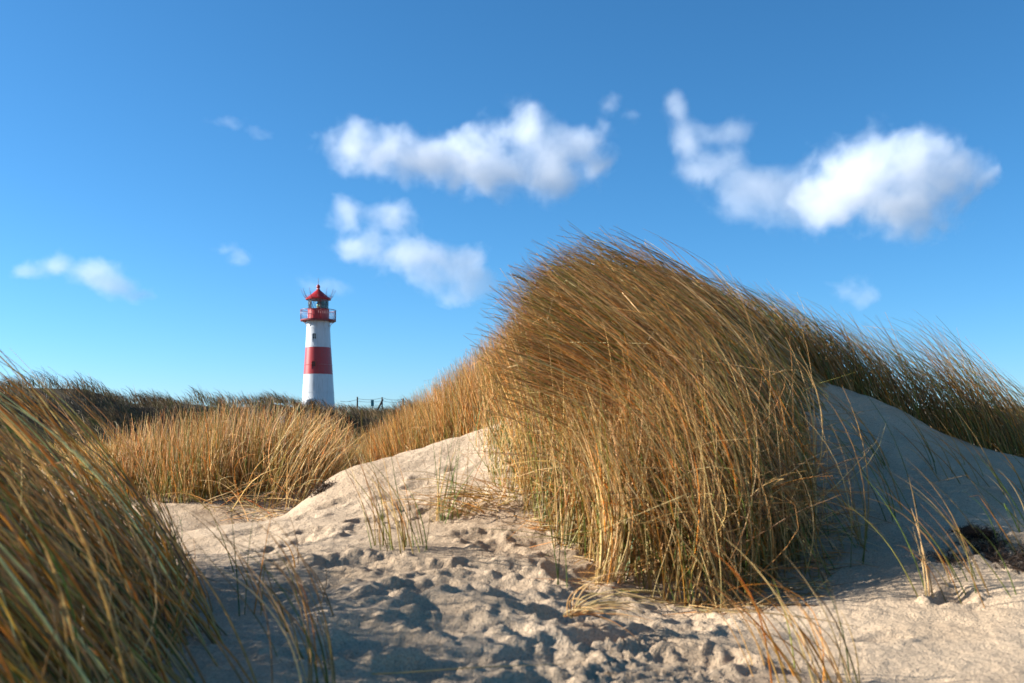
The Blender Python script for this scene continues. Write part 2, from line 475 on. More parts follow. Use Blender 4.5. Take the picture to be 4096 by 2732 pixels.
def roots_in(poly, n, rng=RNG, clump=0.0, cl_f=3.0):
    """n points on the ground inside a plan polygon; clumping thins them by noise"""
    poly = np.array(poly)
    lo, hi = poly.min(0), poly.max(0)
    out = np.zeros((0, 2))
    while len(out) < n:
        q = rng.uniform(lo, hi, (n * 3, 2))
        q = q[inside(poly, q[:, 0], q[:, 1])]
        if clump:
            q = q[rng.uniform(0, 1, len(q)) < np.clip(.55 + clump * fbm(q[:, 0], q[:, 1], cl_f, 2), .03, 1)]
        out = np.concatenate([out, q])
    out = out[:n]
    return np.column_stack([out, ground_h(out[:, 0], out[:, 1]) - .01])


def around(n, x, y, r, rng=RNG):
    a = rng.uniform(0, 2 * np.pi, n); q = r * np.sqrt(rng.uniform(0, 1, n))
    X, Y = x + q * np.cos(a), y + q * np.sin(a)
    return np.column_stack([X, Y, ground_h(X, Y) - .01])


def jit(n, base, sd, rng=RNG):
    return np.array(base)[None, :] + rng.normal(0, 1, (n, 3)) * np.array(sd)[None, :]


def tuft(name, label, cat='grass tuft'):
    return tag(empty(name), label, cat)


def SP(*pp): return [(x * S, y * S) for x, y in pp]


def U(n, a, b): return RNG.uniform(a, b, n)


# --- the great wind-combed tussock on the mound
big = tuft('grass_tussock', 'huge golden tussock of marram grass combed leftward by wind, covering the sand mound', 'grass tussock')
H = Heap()
mound = SP((.22, 5.25), (.45, 4.95), (.72, 4.65), (1.0, 4.6), (1.3, 4.85), (1.62, 5.3), (1.88, 6.1), (2.05, 6.9), (2.3, 7.5), (2.35, 8.1), (1.5, 8.4), (.5, 8.1), (.12, 7.6), (.05, 7.1), (.02, 6.4), (.08, 5.8))
n = 8500
r = roots_in(mound, n, clump=.7, cl_f=2.6)
X, Y = r[:, 0] / S, r[:, 1] / S
hi = sstep(5.4, 7.4, Y)                       # 0 at the foot, 1 on the crest
rt = sstep(.2, 1.6, X)
L = (.50 + .12 * hi + .50 * rt * hi + .16 * rt) * RNG.uniform(.7, 1.15, n)
d0 = jit(n, (0, -.02, 1), (.20, .2, .05)); d0[:, 0] += .03 - (.55 * hi + .25) * rt
d0[:, 2] -= .25 * hi * rt
wind = jit(n, (-1, -.05, .22), (.12, .20, .13)); wind[:, 2] += .40 * (1 - rt)
gust = fbm(r[:, 0], r[:, 1], 2.4, 2)          # neighbouring blades lean alike, in locks
wind[:, 2] += .30 * gust; d0[:, 0] += .22 * gust
bend = np.clip(.22 + .42 * hi + .40 * rt + RNG.normal(0, .16, n) + .2 * gust, 0, 1)
lock = fbm(r[:, 0] + 7, r[:, 1], 3.2, 2)[:, None]
c, _ = tints(n, [5, 3.4, 1.0, .9, 1.2, .7])
c = c * np.clip(1 + .30 * lock, .6, 1.4)
crown = ([300, 455, 478, 492, 502, 512, 525, 545, 565, 590, 640, 700, 760, 800, 830, 870, 900, 960], [540, 430, 350, 322, 304, 292, 284, 278, 274, 268, 262, 278, 302, 322, 338, 362, 392, 480])
plume = ([300, 500, 515, 530, 545, 560, 580, 610, 650, 700, 760, 800, 830, 870, 900, 960], [480, 345, 310, 276, 253, 240, 235, 238, 250, 272, 298, 316, 328, 346, 362, 400])
fly = RNG.uniform(0, 1, n) < .16
K_ = ~fly
H.add(blades(r[K_], d0[K_], wind[K_], L[K_], bend[K_], 1.1 + .4 * (1 - rt[K_]), U(K_.sum(), .0026, .0046), 9, 3, c[K_], .35, .05, crown=crown, crown_soft=15.))
crown2 = (crown[0], [v - 26 for v in crown[1]])   # the odd blade flies above the rest
H.add(blades(r[fly], d0[fly], wind[fly], L[fly] * 1.2, bend[fly], 1.1 + .4 * (1 - rt[fly]), U(fly.sum(), .0024, .0036), 10, 3, c[fly], .3, .05, crown=crown2, crown_soft=20.))
for n, poly, d0, wv, Lr in ((2100, [(.9, 6.6), (1.6, 6.3), (2.25, 7.0), (2.6, 8.0), (2.3, 8.6), (1.4, 8.4), (.8, 7.7)], (-.85, -.02, .72), .20, (.85, 1.40)),
                            (2300, [(1.0, 5.5), (1.45, 5.2), (1.8, 5.8), (2.05, 6.9), (1.5, 6.9), (1.0, 6.4)], (-.60, -.03, .85), .24, (.75, 1.25))):
    # the swept plume: long blades from the crest and the right-hand face streaming left
    r = roots_in(SP(*poly), n, clump=.6)
    d0 = jit(n, d0, (.15, .2, .08))
    wind = jit(n, (-1, -.05, wv), (.10, .16, .10))
    c, _ = tints(n, [5.5, 2.8, .7, .5, .8, 1.1])
    H.add(blades(r, d0, wind, U(n, *Lr), U(n, .5, 1), 1.0, U(n, .0034, .0052), 10, 3, c, .3, .03, crown=plume, crown_soft=18., taper=.6))
n = 420                                       # stray blades whipping out of the windward shoulder and the top
r = roots_in(SP((.1, 7.3), (.5, 6.8), (1.2, 6.9), (2.0, 7.2), (1.8, 8.0), (.4, 8.0)), n)
c, _ = tints(n, [5.5, 2.8, .7, .5, .8, 1.1])
H.add(blades(r, jit(n, (-.45, 0, .9), (.25, .2, .1)), jit(n, (-1, -.05, .30), (.15, .2, .2)), U(n, .6, 1.25), U(n, .4, 1), 1.0, U(n, .0028, .004), 10, 3, c, .3, .05, crown=([300, 470, 490, 520, 560, 600, 700, 830, 960], [430, 330, 282, 250, 226, 220, 250, 312, 390]), crown_soft=10., taper=.6))
n = 900                                       # broken straw littering the sand at the foot
r = roots_in(SP((0, 5.6), (.5, 4.75), (1.0, 4.4), (1.5, 4.7), (1.9, 5.6), (1.2, 5.4), (.4, 5.6), (.1, 7)), n, clump=.8, cl_f=4); r[:, 2] += .014
c, _ = tints(n, [3, 5, 1, 0, 0, 2])
H.add(blades(r, jit(n, (0, 0, .05), (1, .6, .12)), jit(n, (0, 0, -.03), (.8, .6, .1)), U(n, .03, .16), U(n, .1, .7), 1, U(n, .0024, .004), 4, 3, c, 0, .06))
n = 420                                       # thin skirt on the pale sand at the left
r = roots_in(SP((-.28, 7.2), (-.1, 6.2), (.1, 5.5), (.38, 5.15), (.3, 6.5), (.15, 7.3)), n, clump=.8, cl_f=5)
c, _ = tints(n, [3, 4, 1, 2.5, 2, 0])
H.add(blades(r, jit(n, (.05, -.03, 1), (.25, .2, .05)), jit(n, (.1, -.1, .6), (.7, .4, .4)), U(n, .15, .42), U(n, .1, .8), 1.2, U(n, .0026, .004), 7, 3, c, .6, .05))
# tangled dead straw inside and at the foot
n = 1500
r = roots_in(SP((.3, 5.3), (.7, 4.75), (1.1, 4.7), (1.6, 5.3), (1.7, 6.1), (.3, 6.3)), n); r[:, 2] += U(n, 0, .3)
c, _ = tints(n, [4, 4, 1, 0, 1, 2])
H.add(blades(r, jit(n, (0, 0, .25), (1, .7, .4)), jit(n, (-.4, 0, -.2), (.8, .5, .4)), U(n, .18, .45), U(n, .2, .9), 1.3, U(n, .0025, .004), 6, 3, c, 0, .12))
H.build('foliage', M_GRASS, big)
for (a, b, yy, tdir) in ((520, 278, 4.5, (-1, 0, .42)), (547, 274, 4.55, (-1, 0, .55))):
    tip = Vector(((a - CX) / F_PX * yy, yy, (HY - b) / F_PX * yy))
    Hh = Heap()
    dv = np.array(tdir) / np.linalg.norm(tdir)
    st = np.array(tip) - dv * .10
    m = 70
    tpos = RNG.uniform(0, .13, m)
    rr = st[None] + dv[None] * tpos[:, None]
    c, _ = tints(m, [1, 0, 0, 0, 0, 5])
    Hh.add(blades(rr, dv[None] * 3 + RNG.normal(0, .8, (m, 3)), np.repeat(dv[None], m, 0), U(m, .012, .026), np.full(m, .5), 1.0, U(m, .003, .0045), 3, 3, c, 0, .02))
    q = 1
    root0 = np.array([[tip.x + .30, yy + .05, float(ground_h(np.array([tip.x + .30]), np.array([yy + .05]))[0])]])
    d = (st + dv * .1 - root0[0])
    c, _ = tints(q, [1, 0, 0, 0, 0, 0])
    K = 8
    Hh.add(blades(root0, np.array([d]) * 1.0, np.array([d]), np.array([np.linalg.norm(d)]), np.array([.5]), 1.0, np.array([.0035]), K, 3, c, 0, 0))
    Hh.build('seed_head', M_GRASS, big)

# --- blurred tussock close to the camera at the left
near_t = tuft('grass_tussock', 'close tussock of long brown and green marram blades bowing left, at the lower left', 'grass tussock')
H = Heap()
poly = [(-.46, 1.2), (-.52, 1.75), (-.62, 2.2), (-.86, 2.8), (-1.1, 3.3), (-1.7, 3.3), (-2.9, 2.9), (-3.0, 1.7), (-1.6, 1.05), (-.75, 1.0)]
n = 2900
r = roots_in(poly, n, clump=.75)
X = r[:, 0]
L = U(n, .65, 1.1)
d0 = jit(n, (-.50, 0, .9), (.18, .18, .08)); d0[:, 0] += .45 * sstep(-1.3, -2.0, X)
wind = jit(n, (-1, .05, .30), (.15, .22, .14))
c, _ = tints(n, [5, 1.6, 1.5, .6, .8, 1.8])
crown = ([-900, -100, 0, 40, 80, 130, 165, 195, 220, 245, 290, 330, 400], [20, 260, 354, 374, 396, 436, 480, 535, 585, 625, 660, 683, 760])
H.add(blades(r, d0, wind, L, np.clip(.72 + RNG.normal(0, .15, n), 0, 1), 1.05, U(n, .0034, .006), 10, 3, np.minimum(c * 1.3, .85), .28, .04, crown=crown, crown_soft=32.))
n = 26                                          # loose blades that trail over the edge and the sand
r = roots_in([(-.25, 1.5), (-.42, 1.5), (-.62, 2.4), (-.85, 3.0), (-.62, 3.0), (-.40, 2.3)], n)
c, _ = tints(n, [5, 1.5, 1.5, 1.2, 1.0, 1])
H.add(blades(r, jit(n, (-.2, 0, .95), (.25, .2, .08)), jit(n, (-1, .05, .15), (.3, .3, .25)), U(n, .25, .75), U(n, .3, 1), 1.1, U(n, .003, .0045), 10, 3, c, .4, .05, crown=([-900, 0, 130, 200, 260, 330, 420], [250, 340, 410, 480, 540, 600, 640]), crown_soft=14.))
n = 1700                                        # short leaves and dead sheaths low in the tussock
r = roots_in([(-.58, 1.3), (-.63, 1.8), (-.72, 2.2), (-.92, 2.8), (-1.6, 3.0), (-1.6, 1.2)], n, clump=.6)
c, _ = tints(n, [4, 2, 1, .8, 1, 3])
H.add(blades(r, jit(n, (-.25, 0, .9), (.4, .3, .1)), jit(n, (-1, .05, .2), (.4, .4, .2)), U(n, .2, .48), U(n, .2, 1), 1.1, U(n, .0034, .0055), 7, 3, c, .3, .06, crown=crown, crown_soft=22.))
n = 750                                         # unseen rest of the stand on the rise, added to shade the sand
r = roots_in([(-2.9, 1.3), (-1.6, 1.35), (-1.4, 2.2), (-1.6, 2.95), (-2.9, 3.0)], n, clump=.5)
c, _ = tints(n, [5, 1.6, 1.5, .6, .8, 1.8])
H.add(blades(r, jit(n, (-.05, 0, 1), (.2, .2, .08)), jit(n, (-1, .05, .5), (.2, .22, .14)), U(n, .8, 1.25), U(n, .1, .6), 1.2, U(n, .004, .006), 7, 2, c, .28, .04, crown=([-900, -220, -120, -40, 0, 60], [-100, -100, 120, 320, 372, 420]), crown_soft=10.))
H.build('foliage', M_GRASS, near_t)

# --- golden tussock in the middle, in front of the lighthouse
mid = tuft('grass_tussock', 'upright golden marram tussock in the hollow in front of the lighthouse', 'grass tussock')
H = Heap()
poly = SP((-3.4, 8.2), (-2.6, 7.85), (-2.05, 7.95), (-1.72, 8.2), (-1.42, 8.6), (-1.4, 9.4), (-2.2, 10.1), (-3.4, 10), (-3.9, 9))
n = 6500
r = roots_in(poly, n, clump=.6)
fx = sstep(-3.2, -1.2, r[:, 0] / S)
d0 = jit(n, (.02, -.02, 1), (.17, .17, .05))
wind = jit(n, (.25, -.05, .6), (.6, .45, .3)); wind[:, 0] += .5 * fx - .25
c, _ = tints(n, [5, 3, 1.3, 1.0, 1.5, .8])
crown = ([60, 130, 165, 235, 300, 340, 370, 400], [446, 428, 416, 407, 409, 418, 442, 470])
H.add(blades(r, d0, wind, U(n, .36, .68) * np.clip(1 + .45 * fbm(r[:, 0], r[:, 1], 2.2, 2), .55, 1.3), U(n, .05, .55), 1.5, U(n, .0026, .0042), 7, 3, c, .4, .04, crown=crown, crown_soft=25.))
n = 190                                         # pale stalks that fan out to the right
r = around(n, -1.75 * S, 8.0 * S, .22)
c, _ = tints(n, [1, 6, .5, 0, 1, 0])
H.add(blades(r, jit(n, (.25, -.1, 1), (.3, .3, .08)), jit(n, (1, -.1, .35), (.3, .5, .3)), U(n, .40, .72), U(n, .3, .95), 1.2, U(n, .003, .0042), 8, 3, c, .2, .04, crown=(crown[0], [v - 12 for v in crown[1]]), crown_soft=14.))
n = 130                                         # fallen stalks at the foot
r = around(n, -2.0 * S, 7.85 * S, .28); r[:, 2] += .03
c, _ = tints(n, [1, 6, .5, 0, .5, 1])
H.add(blades(r, jit(n, (.3, -.3, .35), (.9, .5, .2)), jit(n, (.3, -.2, -.3), (.8, .5, .1)), U(n, .2, .45), U(n, .4, 1), 1, U(n, .003, .0042), 6, 3, c, 0, .06))
H.build('foliage', M_GRASS, mid)

# --- tussock on the left flank of the mound, behind the sand crest
flank = tuft('grass_tussock', 'orange-gold marram sloping down from the mound behind the pale sand crest', 'grass tussock')
H = Heap()
poly = SP((-1.35, 9.5), (-.95, 8.75), (-.5, 8.3), (.05, 7.75), (.25, 8.0), (.3, 9), (-.4, 10.2), (-1.5, 10.6))
n = 6000
r = roots_in(poly, n, clump=.4)
d0 = jit(n, (-.05, 0, 1), (.17, .17, .05))
wind = jit(n, (-.55, -.05, .7), (.45, .4, .3))
up = sstep(-1.3, .1, r[:, 0] / S)
c, _ = tints(n, [6, 2.8, 1.5, .5, 1.2, .8])
crown = ([330, 370, 400, 430, 460, 490, 510, 530], [440, 424, 402, 380, 356, 330, 312, 310])
H.add(blades(r, d0, wind, (.42 + .34 * up) * RNG.uniform(.7, 1.2, n), U(n, .1, .6), 1.4, U(n, .0026, .004), 7, 3, c, .25, .04, crown=crown, crown_soft=10.))
H.build('foliage', M_GRASS, flank)

# --- grass along the crest at the right
cr = tuft('grass_tussock', 'row of arching marram blades against the sky on the crest behind the shaded slope', 'grass tussock')
H = Heap()
poly = SP((2.0, 7.95), (2.9, 7.95), (3.3, 7.95), (3.7, 7.8), (4.6, 7.75), (5.6, 8), (5.4, 8.9), (4, 9), (2.6, 9.2), (2.0, 8.9))
n = 2500
r = roots_in(poly, n, clump=.8)
d0 = jit(n, (-.30, 0, 1), (.16, .2, .05))
wind = jit(n, (-1, 0, .22), (.15, .3, .16))
c, _ = tints(n, [5, 2, 1, 1.2, 1.8, 1.4])
crown = ([600, 700, 760, 800, 840, 880, 920, 960, 990, 1024, 1200, 1500], [300, 290, 298, 314, 316, 318, 318, 330, 358, 395, 430, 440])
H.add(blades(r, d0, wind, U(n, .42, .95), np.clip(.68 + RNG.normal(0, .18, n), 0, 1), 1.1, U(n, .0028, .0046), 9, 3, c, .45, .04, crown=crown, crown_soft=18.))
n = 650                                         # filling the saddle between mound and crest
r = roots_in(SP((1.85, 7.7), (2.5, 7.75), (3.0, 8.0), (3.0, 8.8), (1.9, 8.8)), n)
c, _ = tints(n, [5, 2, 1, 1.0, 1.5, 1.4])
H.add(blades(r, jit(n, (-.30, 0, 1), (.16, .2, .05)), jit(n, (-1, 0, .25), (.15, .3, .16)), U(n, .55, 1.05), np.clip(.68 + RNG.normal(0, .18, n), 0, 1), 1.1, U(n, .003, .0046), 9, 3, c, .3, .04, crown=([600, 700, 760, 800, 840, 880, 920, 960], [270, 272, 284, 300, 312, 316, 318, 330]), crown_soft=14.))
H.build('foliage', M_GRASS, cr)


# --- small tufts and single blades on the sand
def small(label, px, py, n, rad, base, sd, wind, wsd, L, bend, power=1.2, wt=(4, 2, 1, 2, 2, 0), w=(.003, .0045), green=.8, name='grass_tuft', cat='grass tuft', droop=None, K=9, lift=0.0, wig=.03):
    x, y = locate(px, py)
    t = tag(empty(name, (x, y, float(ground_h(np.array([x]), np.array([y]))[0]))), label, cat)
    r = around(n, x, y, rad); r[:, 2] += lift
    c, _ = tints(n, wt)
    h = Heap()
    h.add(blades(r, jit(n, base, sd), jit(n, wind, wsd), U(n, *L), U(n, *bend), power, U(n, *w), K, 3, c, green, wig, droop=droop))
    h.build('foliage', M_GRASS, t)
    return t


small('sparse green and tan tuft standing alone on the sunlit sand of the path', 402, 548, 34, .10, (-.12, 0, 1), (.16, .15, .05), (-1, 0, .3), (.3, .3, .3), (.18, .42), (.1, .9))
small('thin pair of green blades rising from the rough shaded sand', 250, 612, 4, .03, (.02, 0, 1), (.10, .1, .05), (.1, 0, 1), (.3, .3, .2), (.22, .36), (.1, .5), wt=(1, .5, 1, 3, 1, 0))
small('arched tan and green blades springing from the bottom edge of the sand', 322, 690, 9, .035, (-.05, .02, 1), (.08, .08, .05), (-1, .1, .0), (.2, .2, .2), (.28, .44), (.5, .9), wt=(3, 2, 2, 1, 0, 0))
small('bent pale bundle of straw curling down over the edge of the mound', 606, 580, 46, .045, (.28, -.12, 1), (.09, .08, .05), (-1, .1, .55), (.12, .15, .15), (.36, .52), (.55, .9), 1.3, wt=(3, 5, 1, 0, .5, 0), green=.1)
small('loosely looped pale green blades at the foot of the huge tussock', 716, 590, 26, .10, (.15, -.1, .9), (.35, .2, .1), (-.7, .05, .5), (.5, .3, .4), (.3, .55), (.5, 1), 1.2, wt=(2, 4, .5, 1.5, 2, 0), green=.5)
small('lone green shoot in the sand below the left end of the huge tussock', 562, 586, 3, .02, (0, 0, 1), (.06, .06, .03), (-.5, 0, 1), (.2, .2, .2), (.22, .3), (.2, .5), wt=(0, 1, 0, 5, 0, 0), green=1)
small('green and straw blades leaning right on the pale sand hump', 450, 516, 16, .07, (.10, 0, 1), (.16, .12, .05), (.6, 0, .8), (.4, .3, .2), (.2, .40), (.1, .7), wt=(1, 2, 1, 5, 1, 0))
small('tuft of tan and orange blades at the bottom edge, with one thick straw across it', 806, 676, 34, .11, (-.22, 0, 1), (.16, .14, .05), (-1, .05, .15), (.3, .3, .25), (.16, .40), (.3, .95), wt=(5, 2, 2, .8, .6, .5), green=.4)
small('sparse sunlit tuft of orange and green blades beside the dark root hollow', 968, 592, 17, .13, (-.35, 0, .9), (.12, .12, .05), (-1, 0, .22), (.2, .3, .2), (.2, .44), (.4, .9), wt=(4, 2, 2, 1.5, 1, 0))
small('two straw blades standing in the sunlit sand left of the root hollow', 929, 596, 5, .015, (-.08, 0, 1), (.06, .06, .03), (-1, .05, .5), (.2, .2, .2), (.2, .34), (.2, .6), wt=(1, 5, 1, 0, 0, 0), green=.1)
small('orange-tipped green shoot arching left high on the shaded slope', 883, 468, 7, .03, (-.35, 0, .9), (.07, .07, .03), (-1, 0, .22), (.2, .2, .2), (.3, .48), (.5, .9), wt=(2, 0, 2, 3, 0, 0))
small('long arching green blades in the middle of the shaded slope', 905, 515, 9, .10, (-.35, 0, .9), (.1, .1, .04), (-1, 0, .22), (.2, .2, .2), (.34, .62), (.5, .95), wt=(3, 1, 2, 3, 0, 0))
small('sparse tan blades on the shaded slope just below the crest', 985, 485, 22, .22, (-.35, 0, .9), (.14, .12, .04), (-1, 0, .22), (.2, .3, .2), (.18, .42), (.4, .9), wt=(5, 1, 2, 2, 0, 0))
small('thin scattered blades at the right margin of the sunny slope', 1014, 540, 12, .10, (-.35, 0, .9), (.12, .12, .04), (-1, 0, .22), (.2, .3, .2), (.18, .40), (.4, .9), wt=(5, 1, 2, 2, 0, 0))
small('dense low fringe of tan blades where the huge tussock meets the bright slope', 820, 556, 48, .20, (-.15, 0, 1), (.2, .2, .05), (-1, -.05, .4), (.3, .3, .3), (.3, .62), (.3, .95), wt=(6, 2, 1, 1.5, 1, 1))
small('flattened pale straw lying on the sand hump left of the huge tussock', 492, 508, 60, .12, (-.5, -.15, .35), (.6, .25, .15), (-.6, -.1, -.22), (.5, .2, .1), (.16, .34), (.5, 1), 1, wt=(2, 6, 0, 0, 1, 0), green=.05, lift=.03, name='flattened_straw', cat='straw')
small('curled bundle of dead pale straw lying on the rough shaded sand', 570, 632, 30, .018, (.2, .0, .28), (.3, .2, .08), (.8, -.55, -.34), (.2, .12, .08), (.10, .24), (.7, 1), .6, wt=(1, 6, 0, 0, 0, 0), green=0, lift=.03, name='straw_bundle', cat='straw', wig=.05)
small('loose straw blades lying across the sand below the huge tussock', 650, 596, 12, .08, (-1, .1, .16), (.15, .15, .05), (-1, .1, -.05), (.2, .2, .04), (.22, .4), (.5, 1), 1, wt=(2, 4, 0, 1, 1, 0), green=.1, lift=.02, name='loose_straw', cat='straw')
small('single thick bright straw bridging the sand beside the bottom tuft', 712, 638, 1, .002, (1, -.3, .10), (.01, .01, .01), (1, -.45, -.22), (.02, .02, .02), (.34, .36), (.9, 1), 1, wt=(0, 1, 0, 0, 0, 0), w=(.007, .0075), green=0, lift=.045, name='loose_straw', cat='straw')
small('long curved straw lying along the bottom edge of the rough sand', 372, 676, 1, .002, (1, -.25, .06), (.05, .03, .01), (1, .35, .02), (.05, .04, .02), (.36, .40), (.9, 1), 1, wt=(0, 1, 0, 0, 0, 0), w=(.003, .0034), green=0, lift=.02, name='loose_straw', cat='straw')


# --- dark clumps of exposed roots
def root_clump(label, spots):
    x0, y0 = locate(*spots[0][:2])
    t = tag(empty('root_clump', (x0, y0, float(ground_h(np.array([x0]), np.array([y0]))[0]))), label, 'root clump')
    h = Heap()
    for px, py, n, rad, Lm in spots:
        x, y = locate(px, py)
        r = around(n, x, y, rad)
        c = np.array([.075, .042, .022])[None] * RNG.uniform(.5, 1.8, (n, 1))
        h.add(blades(r, jit(n, (0, 0, .7), (.8, .8, .4)), jit(n, (0, -.2, -.6), (.8, .6, .3)), U(n, Lm * .4, Lm), U(n, .4, 1), 1, U(n, .0018, .004), 5, 3, c, 0, .15))
    h.build('fibres', M_GRASS, t)


root_clump('dark matted roots hanging in the hollow of the right slope', [(984, 545, 1300, .075, .07), (1012, 556, 1500, .085, .07), (955, 562, 300, .05, .05), (940, 560, 160, .04, .05), (972, 536, 600, .05, .06), (1024, 566, 900, .08, .07)])
root_clump('small dark knot of roots in front of the middle tussock', [(326, 489, 260, .035, .07), (318, 494, 120, .03, .04)])

# ------------------------------------------------------------------ grass too far off to count
def stuff_grass(name, n, xr, yr, Lr, wr, pal, lean, keep, mat, bend=(.5, 1), clump=.6, f=.5):
    q = RNG.uniform((xr[0], yr[0]), (xr[1], yr[1]), (n * 3, 2))
    q = q[keep(q[:, 0], q[:, 1])]
    q = q[RNG.uniform(0, 1, len(q)) < np.clip(.5 + clump * fbm(q[:, 0], q[:, 1], f, 2), .02, 1)][:n]
    m = len(q)
    r = np.column_stack([q, base_h(q[:, 0], q[:, 1]) - .02])
    cl = .8 + .55 * fbm(q[:, 0], q[:, 1], .8, 2)
    c, _ = tints(m, pal)
    c = c * np.clip(1 + .6 * fbm(q[:, 0] + 5, q[:, 1], .45, 2), .35, 1.6)[:, None] * (.40 if mat is M_FARGRASS else 1)  # distant ridge grass tinted darker, its shaded side put into the colour
    h = Heap()
    d0 = jit(m, (-.1, 0, 1), (.22, .22, .08))
    h.add(blades(r, d0, jit(m, lean, (.25, .35, .2)), U(m, *Lr) * np.clip(cl, .4, 1.5), U(m, *bend), 1.0, U(m, *wr), 4, 2, c, .2, .04))
    o = h.build(name, mat)
    return tag(o, kind='stuff')


ycr = lambda x: np.interp(x, _cx, _cy)
stuff_grass('dune_grass', 150000, (-42, 20), (20, 68), (.5, .8), (.014, .026), [2, .4, .1, .2, 1.2, 7], (-1, 0, .12),
            lambda x, y: (y > ycr(x) - 14) & (y < ycr(x) + 6) & (np.abs(x / y) < .75), M_FARGRASS, clump=.35, f=.7)
stuff_grass('meadow_grass', 22000, (-16, 3), (6.8, 30), (.34, .60), (.004, .009), [6, 1.5, 2, .5, 1, 1], (-.2, 0, .8),
            lambda x, y: (y < ycr(x) - 15) & (x / y < .05) & (x / y > -.8) & ~((x > -2.6) & (y < 7.3) & (x < -.5)) & ~((np.hypot(x + 1.55, y - 13.2) < .8)), M_GRASS, bend=(.1, .6), clump=.5, f=.6)

# ------------------------------------------------------------------ lighthouse
LY = 88.0; MP = LY / F_PX
LX = (318.3 - CX) * MP; LZ = (HY - 403.9) * MP
lh = tag(empty('lighthouse', (LX, LY, LZ - 1.9)), 'red and white iron lighthouse with gallery and red lantern roof behind the dunes', 'lighthouse')
ZB = 1.9                                 # the visible foot is this far above the empty


def lathe(name, prof, mat, seg=64, parent=lh, smooth=True, cap=True):
    bm = bmesh.new(); rings = []
    for r_, z in prof:
        rings.append([bm.verts.new((r_ * math.cos(2 * math.pi * k / seg), r_ * math.sin(2 * math.pi * k / seg), z + ZB)) for k in range(seg)])
    for a, b in zip(rings, rings[1:]):
        for k in range(seg):
            bm.faces.new((a[k], a[(k + 1) % seg], b[(k + 1) % seg], b[k]))
    if cap:
        bm.faces.new(rings[0][::-1]); bm.faces.new(rings[-1])
    o = obj_bm(name, bm, mat, parent, smooth)
    if smooth: o.data.set_sharp_from_angle(angle=R(35))
    return o


def tube_bm(bm, pts, rad, seg=8, closed=False):
    pts = [Vector(p) for p in pts]; rings = []
    n = len(pts)
    for i, p in enumerate(pts):
        a = pts[(i - 1) % n] if (closed or i > 0) else p
        b = pts[(i + 1) % n] if (closed or i < n - 1) else p
        t = (b - a).normalized()
        u = t.cross(Vector((0, 0, 1)))
        if u.length < 1e-3: u = t.cross(Vector((1, 0, 0)))
        u.normalize(); v = t.cross(u)
        rings.append([bm.verts.new(p + (u * math.cos(2 * math.pi * k / seg) + v * math.sin(2 * math.pi * k / seg)) * rad) for k in range(seg)])
    prs = list(zip(rings, rings[1:])) + ([(rings[-1], rings[0])] if closed else [])
    for a, b in prs:
        for k in range(seg):
            bm.faces.new((a[k], a[(k + 1) % seg], b[(k + 1) % seg], b[k]))
    if not closed:
        bm.faces.new(rings[0][::-1]); bm.faces.new(rings[-1])


def tube(name, pts, rad, mat, parent=lh, seg=8, closed=False, zoff=None):
    zo = ZB if zoff is None else zoff
    bm = bmesh.new()
    tube_bm(bm, [(p[0], p[1], p[2] + zo) for p in pts], rad, seg, closed)
    return obj_bm(name, bm, mat, parent)


def rad_at(z):
    return float(np.interp(z, [-1.9, .16, 2.60, 4.97, 7.18], [1.56, 1.42, 1.27, 1.11, 1.0]))


lathe('lower_tower', [(rad_at(-1.9), -1.9), (rad_at(.16), .16), (rad_at(2.6), 2.6)], M_WHITE, 96)
lathe('red_band', [(rad_at(2.603) + .004, 2.603), (rad_at(4.967) + .004, 4.967)], M_RED, 96)
lathe('upper_tower', [(rad_at(4.97), 4.97), (1.0, 7.18), (1.02, 7.19), (1.03, 7.26)], M_WHITE, 96)
for z, m, d in ((.98, M_WHITE, .006), (.02, M_WHITE, .006), (3.40, M_RED, .011), (6.63, M_WHITE, .006)):       # plate seams
    lathe('seam', [(rad_at(z) + .001, z - .03), (rad_at(z) + d, z - .022), (rad_at(z) + d, z + .022), (rad_at(z) + .001, z + .03)], m, 96, cap=False)
bm = bmesh.new()                          # rivets along the seams: one pattern mesh
for z in (.98, 3.40, 6.63, 2.55, 5.02):
    for k in range(110):
        a = 2 * math.pi * k / 110; rr = rad_at(z) + .012
        mm = Matrix.Translation((rr * math.cos(a), rr * math.sin(a), z + .045 + ZB)) @ Matrix.Scale(.011, 4)
        bmesh.ops.create_icosphere(bm, subdivisions=1, radius=1, matrix=mm)
for a in (-100, -75, -38, 10, -140, 60, 100, 150):
    for k in range(80):
        z = -.2 + k * .09
        if 2.58 < z < 5: continue
        rr = rad_at(z) + .004; A = R(a)
        bmesh.ops.create_icosphere(bm, subdivisions=1, radius=1, matrix=Matrix.Translation((rr * math.cos(A), rr * math.sin(A), z + ZB)) @ Matrix.Scale(.011, 4))
obj_bm('rivets', bm, M_WHITE, lh)
lathe('gallery_deck', [(1.0, 7.262), (1.40, 7.268), (1.545, 7.30), (1.555, 7.40), (1.54, 7.425)], M_DKRED, 72)
lathe('lantern_drum', [(.93, 7.427), (.925, 7.50), (.915, 8.28), (.955, 8.30), (.955, 8.36)], M_RED, 72)
lathe('lantern_glass', [(.875, 8.363), (.905, 9.19)], M_GLASS, 72, cap=False)
lathe('roof', [(.86, 9.193), (1.10, 9.20), (1.115, 9.27), (1.09, 9.30), (1.0, 9.35), (.92, 9.44), (.80, 9.53), (.62, 9.68), (.44, 9.84), (.28, 9.97), (.17, 10.05), (.15, 10.10)], M_RED, 72)
lathe('finial_ball', [(.175, 10.102), (.18, 10.13), (.12, 10.15), (.11, 10.19), (.13, 10.21), (.10, 10.23), (.13, 10.27), (.165, 10.33), (.17, 10.38), (.145, 10.44), (.09, 10.50), (.055, 10.54), (.04, 10.58)], M_RED, 40)
